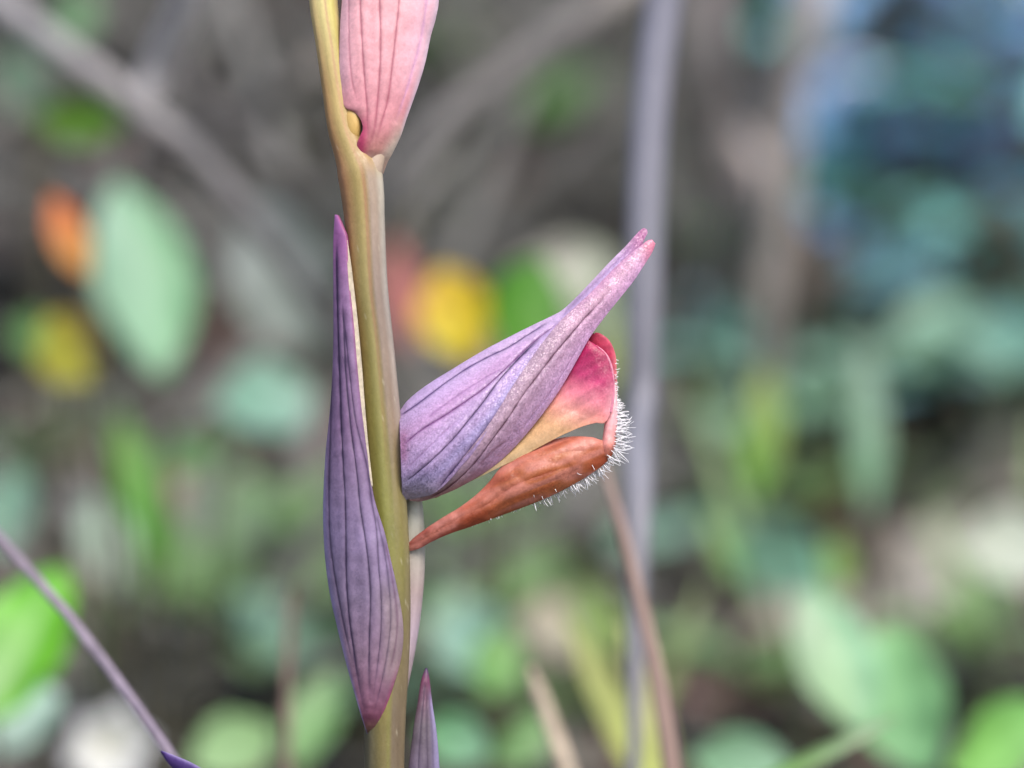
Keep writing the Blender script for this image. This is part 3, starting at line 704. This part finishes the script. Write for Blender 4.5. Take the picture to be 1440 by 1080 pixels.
bg_leaf(330,1050,.50,150,96,30,-12,-28, G_(150,190,130), G_(140,180,120), 'light green leaf between the blossom and the brown twig')
bg_leaf(640,440,.55,140,108,110,-8,-6, G_(240,216,40), G_(238,186,40), 'bright yellow rounded leaf above the flower hood', c2=G_(240,204,40), curl=.15)
bg_leaf(738,432,.535,156,116,70,14,-6, G_(84,150,20), G_(72,140,20), 'vivid green leaf touching the bright yellow leaf', curl=.15)
bg_leaf(566,415,.62,160,56,96,10,0, G_(186,116,112), G_(176,110,104), 'dull red narrow leaf close to the orchid stem', mat=M_dry)
bg_leaf(800,378,.64,190,86,0,5,-30, G_(206,200,190), G_(196,206,182), 'pale cream leaf behind the slender hood', mat=M_dry)
bg_leaf(848,428,.66,150,90,-20,5,-30, G_(176,190,160), G_(170,186,160), 'pale grey green leaf under the slender hood tip')
bg_leaf(860,500,.70,100,70,40,5,-30, G_(140,150,90), G_(130,150,90), 'olive leaf behind the crimson lobe')
bg_leaf(1072,610,.60,200,66,80,18,-6, G_(96,160,40), G_(156,164,96), 'yellow green upright leaf on the bank beside the shrub', c2=G_(126,160,60))
bg_leaf(1222,600,.62,260,54,88,18,-4, G_(130,176,140), G_(140,170,150), 'slim pale green upright leaf in front of the shrub')
bg_leaf(1100,785,.62,200,104,160,0,-30, G_(134,186,160), G_(130,180,150), 'soft blue green leaf lying low in front of the shrub')
bg_leaf(1178,795,.60,90,40,90,10,-10, G_(120,160,50), G_(116,156,60), 'tiny yellow green leaf above the big pale leaf')
bg_leaf(1020,770,.60,110,34,110,10,-10, G_(110,160,70), G_(120,160,90), 'small green blade left standing over the soft blue green leaf')
bg_leaf(1175,925,.47,230,120,104,16,-14, G_(160,200,150), G_(176,200,170), 'big pale mint green leaf above the grass blade', c2=G_(150,206,160))
bg_leaf(1270,985,.48,230,140,110,-16,-14, G_(140,200,140), G_(150,206,140), 'second mint green leaf overlapping the big pale one')
bg_leaf(1425,768,.60,190,118,10,-10,-30, G_(206,214,196), G_(200,210,194), 'pale cream green leaf at the edge of the shrub', mat=M_leaf)
bg_leaf(1410,1040,.46,200,110,25,10,-25, G_(140,206,100), G_(136,200,110), 'bright green leaf next to the grass blade', sharp=1.0)
bg_leaf(1040,1070,.46,170,90,170,10,-30, G_(176,220,180), G_(160,210,160), 'minty leaf at the foot of the grass blade')
bg_leaf(670,900,.55,150,110,140,10,-25, G_(150,196,172), G_(160,200,180), 'pale blue green leaf beyond the small bract tip')
bg_leaf(700,930,.53,110,80,70,10,-15, G_(112,168,84), G_(120,168,92), 'fresh green leaf beside the straw coloured stub')
bg_leaf(630,870,.58,120,70,60,10,-25, G_(170,196,170), G_(160,196,160), 'small silvery green leaf behind the pale ovary')
bg_leaf(780,880,.60,130,90,90,10,-35, G_(170,166,146), G_(170,160,140), 'dull beige leaf beyond the straw coloured stub', mat=M_dry)
bg_leaf(840,870,.56,130,70,110,10,-15, G_(120,150,60), G_(110,140,70), 'olive green leaf beside the slanting stalk')
bg_leaf(740,1040,.47,120,70,30,10,-25, G_(124,170,104), G_(138,176,120), 'light green leaf at the foot of the straw coloured stub')
bg_leaf(640,1040,.47,120,80,150,10,-25, G_(140,190,150), G_(120,180,120), 'blue green leaf behind the lower bract')
# grass blades
bg_leaf(868,1010,.44,330,52,116,20,0, G_(196,206,110), G_(170,176,110), 'yellow green grass blade behind the slanting stalk', name='grass_blade', cat='grass blade', curl=.05, sharp=1.0)
bg_leaf(915,1010,.45,300,46,104,20,0, G_(200,206,130), G_(200,190,150), 'pale yellow grass blade crossing the slanting stalk', name='grass_blade', cat='grass blade', curl=.05)
bg_leaf(1150,1062,.38,260,26,25,20,0, G_(150,206,110), G_(200,222,190), 'pale green grass blade tip over the mint green leaves', name='grass_blade', cat='grass blade', curl=.05)
bg_leaf(950,930,.52,260,24,70,20,0, G_(150,170,110), G_(160,176,130), 'slim dull grass blade leaning beyond the slanting stalk', name='grass_blade', cat='grass blade', curl=.05)

# white blossom
P = W(155, 1048, .50); gz = gh(P.x, P.y)
bl = empty('white_blossom', (P.x, P.y, gz), 'small white blossom with rounded petals under the twig', 'flower')
for i in range(6):
    a = i * 60 + 12
    B = basis(a, random.uniform(-12, 12), random.uniform(10, 30)); k = S * .50 / D
    V, F = blade_geo(70 * k, 66 * k, .8, .2, .2)
    mesh_obj('petal', np.array([B @ Vector(v) + P for v in V]), F, M_leaf, bl, (P.x, P.y, gz), leaf_colors(9, 18, A(255,255,246,1.15), A(246,246,255,1.25), rib=False))
sv, sf = stalk_geo((P.x, P.y, gz), P + FWD * 0.002, .0008, .0006)
mesh_obj('stalk', sv, sf, M_leaf, bl, (P.x, P.y, gz), np.tile(A(110,140,80), (len(sv), 1)))

# --- fallen leaves, each one lying on the bank or the soil
tones = [(A(132,132,126), A(150,148,142), 'dry grey brown fallen leaf lying in the litter', 'grey brown fallen leaves'),
         (A(150,118,110), A(160,120,112), 'dry reddish brown fallen leaf lying in the litter', 'reddish fallen leaves'),
         (A(168,164,152), A(180,176,166), 'bleached pale tan fallen leaf lying in the litter', 'pale tan fallen leaves'),
         (A(88,88,80), A(94,94,86), 'dark brown rotting fallen leaf lying in the litter', 'dark fallen leaves')]
for i in range(230):
    px = random.uniform(-60, 1500); py = random.uniform(330, 1130) if i < 200 else random.uniform(0, 330)
    q, z = hit(px, py)
    kz = S * z / D
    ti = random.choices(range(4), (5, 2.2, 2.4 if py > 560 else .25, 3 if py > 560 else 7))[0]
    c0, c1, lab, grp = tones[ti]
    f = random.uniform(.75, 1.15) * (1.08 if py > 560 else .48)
    L = random.uniform(.018, .036); Wd = L * random.uniform(.45, .8)
    V, F = blade_geo(L, Wd, random.uniform(.85, 1.1), random.uniform(-.3, .5), random.uniform(-.3, .4), 7, 10, .6)
    V[:, 1] -= L / 2
    # align to the ground
    e = 0.01
    nrm = Vector((gh(q.x - e, q.y) - gh(q.x + e, q.y), gh(q.x, q.y - e) - gh(q.x, q.y + e), 2 * e)).normalized()
    Rm = nrm.to_track_quat('Z', 'Y').to_matrix() @ Matrix.Rotation(random.uniform(0, 6.28), 3, 'Z') @ Matrix.Rotation(random.gauss(0, .35), 3, 'X') @ Matrix.Rotation(random.gauss(0, .35), 3, 'Y')
    org = q + nrm * random.uniform(.002, .007)
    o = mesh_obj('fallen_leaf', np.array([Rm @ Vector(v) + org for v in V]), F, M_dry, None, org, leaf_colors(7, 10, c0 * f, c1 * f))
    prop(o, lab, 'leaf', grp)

# --- low green plants of the ground layer: a few leaves each on short stalks
greens = [(A(130,168,104), A(146,180,122), 'small fresh green seedling growing from the litter', 'fresh green seedlings'),
          (A(140,186,160), A(156,196,172), 'small blue green seedling growing from the litter', 'blue green seedlings'),
          (A(90,130,70), A(100,140,84), 'small dark green seedling growing from the litter', 'dark green seedlings')]
def seedling(px, py, ti, sc_=1.0, nl=None):
    q, z = hit(px, py)
    c0, c1, lab, grp = greens[ti]
    root = empty('seedling', q, lab, 'plant', grp)
    n = nl or random.randint(3, 5); a0 = random.uniform(0, 6.28)
    hgt = random.uniform(.006, .018) * sc_
    top = q + Vector((0, 0, hgt))
    sv, sf = stalk_geo(q - Vector((0, 0, .003)), top, .0006, .0005, 0, 4, 5)
    mesh_obj('stem', sv, sf, M_leaf, root, q, np.tile(A(110,120,80), (len(sv), 1)))
    for j in range(n):
        a = a0 + j * 6.283 / n + random.gauss(0, .2); L = random.uniform(.012, .022) * sc_
        V, F = blade_geo(L, L * random.uniform(.5, .75), 1.0, .3, .25, 5, 8)
        Rm = Matrix.Rotation(a, 3, 'Z') @ Matrix.Rotation(random.uniform(.1, .9), 3, 'X')
        f = random.uniform(.85, 1.15)
        mesh_obj('leaf', np.array([Rm @ Vector(v) + top for v in V]), F, M_leaf, root, q, leaf_colors(5, 8, c0 * f, c1 * f))
for (x_, y_, ti_, k_) in [(620,835,1,1.2),(690,900,0,1.2),(70,790,0,1.0),(55,730,1,1.0),(455,945,0,1.1),(420,1045,0,1.2),(470,1090,1,1.2),(1010,830,1,1.1),(1060,715,0,1.0),
                          (1130,735,1,1.3),(1350,1010,0,1.0),(255,1080,0,1.2),(1180,760,0,.8),(1300,700,1,1.3),(1240,690,1,1.2),(1420,690,1,1.2),(610,1060,1,1.2),(540,1000,0,1.1),(700,1080,0,1.2),(820,1090,0,1.1),
                          (1090,1090,0,1.3),(620,330,2,.9),(770,300,2,1.0),(1030,480,2,1.2),(580,150,2,.9)]:
    seedling(x_, y_, ti_, k_)

# --- litter crumbs too small to count
lv, lf, lc = [], [], []
for i in range(7000):
    y = random.uniform(.1, 1.7); x = random.uniform(-.12 - y * .35, .12 + y * .35)
    s_ = random.uniform(.002, .009); a = random.uniform(0, 6.28); b = random.uniform(.25, .8)
    z = gh(x, y) + random.uniform(0, .004)
    dx, dy = math.cos(a) * s_, math.sin(a) * s_
    o = len(lv); tz = random.gauss(0, .4) * s_; t2 = random.gauss(0, .4) * s_
    lv += [(x - dx, y - dy, z - tz), (x + dy * b, y - dx * b, z + t2), (x + dx, y + dy, z + tz), (x - dy * b, y + dx * b, z + abs(t2))]
    lf.append((o, o + 1, o + 2, o + 3))
    c = random.choice([A(120,110,100), A(150,140,130), A(90,80,72), A(140,110,100), A(104,120,84)]) * random.uniform(.7, 1.2)
    lc += [c] * 4
lit = mesh_obj('leaf_litter', lv, lf, M_dry, None, None, np.array(lc), smooth=False)
prop(lit, 'fine crumbled leaf litter strewn over the bank and soil', 'litter', None, 'stuff')

# --- shrub with glossy blue green leaves
def shrub(name, center, rad, n, cols, label, size, mat, seed):
    rr = random.Random(seed)
    base = Vector((center[0], center[1] + .03, 0)); base.z = gh(base.x, base.y) - .005
    root = empty(name, base, label, 'shrub')
    C = Vector(center); fv, ff, fc = [], [], []
    nb = 0
    tips = []
    for i in range(26):
        d = Vector((rr.gauss(0, 1), rr.gauss(0, 1), rr.gauss(0, 1))).normalized(); tips.append(C + Vector((d.x * rad[0], d.y * rad[1], d.z * rad[2])) * rr.uniform(.6, 1))
    sv, sf = [], []
    for tpt in tips:
        mid = base.lerp(tpt, .5) + Vector((rr.gauss(0, .02), rr.gauss(0, .02), .03))
        pts = [base, base.lerp(mid, .6), mid, mid.lerp(tpt, .6), tpt]
        V, F = tube_w(pts, [.005, .004, .003, .002, .001], 6); o = len(sv); sv += V; sf += [tuple(k + o for k in f) for f in F]
    mesh_obj('stems', sv, sf, M_bark, root, base, np.tile(A(96,84,74), (len(sv), 1)))
    for i in range(n):
        while True:
            d = Vector((rr.uniform(-1, 1), rr.uniform(-1, 1), rr.uniform(-1, 1)))
            if .25 < d.length < 1 and mnoise.noise(d * 3.1 + Vector((seed, 0, 0))) > -.22: break
        p = C + Vector((d.x * rad[0], d.y * rad[1], d.z * rad[2]))
        if p.z < gh(p.x, p.y) + .01: continue
        L = size * rr.uniform(.7, 1.3)
        V, F = blade_geo(L, L * rr.uniform(.4, .6), 1.0, .3, .25, 5, 7)
        Rm = Matrix.Rotation(rr.uniform(0, 6.28), 3, 'Z') @ Matrix.Rotation(rr.gauss(.1, .4), 3, 'X') @ Matrix.Rotation(rr.gauss(0, .45), 3, 'Y')
        o = len(fv); fv += [Rm @ Vector(v) + p for v in V]; ff += [tuple(k + o for k in f) for f in F.tolist()]
        c = cols[rr.randrange(len(cols))] * rr.uniform(.7, 1.25); fc.append(leaf_colors(5, 7, c, c * 1.1))
    mesh_obj('crown', fv, ff, mat, root, base, np.concatenate(fc))
    return root
shrub('glossy_shrub', tuple(W(1400, 260, 1.2)), (.135, .13, .10), 1100, [A(92,164,160,1.6), A(86,156,176,1.6), A(110,178,164,1.6), A(126,166,220,1.9), A(136,172,218,2.0), A(120,150,210,1.7), A(90,130,100)], 'dense glossy shrub with blue green leaves tinted with sky reflection beyond the pale bent stalk', .019, M_gloss, 3)  # the bluer leaf colours have the sky's reflection painted in
shrub('low_shrub', tuple(W(1340, 610, .92)), (.095, .07, .048), 420, [A(110,174,162,1.2), A(120,180,170,1.2), A(110,166,180,1.2), A(90,130,110)], 'low blue green leafy plant in front of the glossy shrub', .017, M_gloss, 8)
shrub('dark_shrub', (-.34, 1.5, .62), (.5, .25, .3), 900, [A(56,70,52), A(66,74,60)], 'dark leafy shrub on top of the bank beyond the dead branches', .03, M_leaf, 5)

# --- fine grass and twigs that break up the ground layer
for i in range(46):
    px = random.uniform(-30, 1470); py = random.uniform(560, 1120) if i < 34 else random.uniform(250, 560)
    q, z = hit(px, py)
    L = random.uniform(.02, .055); Wd = random.uniform(.0016, .0032)
    V, F = blade_geo(L, Wd, 1.0, random.uniform(.1, .9), .3, 5, 12)
    Rm = Matrix.Rotation(random.uniform(0, 6.28), 3, 'Z') @ Matrix.Rotation(random.uniform(.7, 1.45), 3, 'X')
    c = random.choice([A(130,170,90), A(150,180,120), A(170,176,130), A(120,160,120), A(180,170,140)])
    o = mesh_obj('grass_blade', np.array([Rm @ Vector(v) + q - Vector((0, 0, .001)) for v in V]), F, M_leaf, None, q, leaf_colors(5, 12, c, c * 1.1))
    prop(o, 'fine grass blade sprouting from the litter behind the orchid', 'grass blade', 'fine grass in the litter')
for i in range(60):
    px = random.uniform(-40, 1480); py = random.uniform(-20, 560) if i < 42 else random.uniform(560, 1100)
    if px > 880: px -= 840
    q, z = hit(px, py)
    L = random.uniform(.05, .13); a = random.uniform(0, 6.28); up = random.uniform(0, .7)
    d = Vector((math.cos(a), math.sin(a) * .5, up)).normalized()
    p0 = q + Vector((0, -.012, .004)) - d * L * .3
    p0.z = max(p0.z, gh(p0.x, p0.y) + .002); p1 = p0 + d * L; p1.z = max(p1.z, gh(p1.x, p1.y) + .003)
    mid = (p0 + p1) / 2 + Vector((random.gauss(0, .004), 0, random.gauss(0, .004)))
    r = random.uniform(.0010, .0028)
    V, F = tube_w([p0, p0.lerp(mid, .5), mid, mid.lerp(p1, .5), p1], [r, r, r * .9, r * .8, r * .6], 7)
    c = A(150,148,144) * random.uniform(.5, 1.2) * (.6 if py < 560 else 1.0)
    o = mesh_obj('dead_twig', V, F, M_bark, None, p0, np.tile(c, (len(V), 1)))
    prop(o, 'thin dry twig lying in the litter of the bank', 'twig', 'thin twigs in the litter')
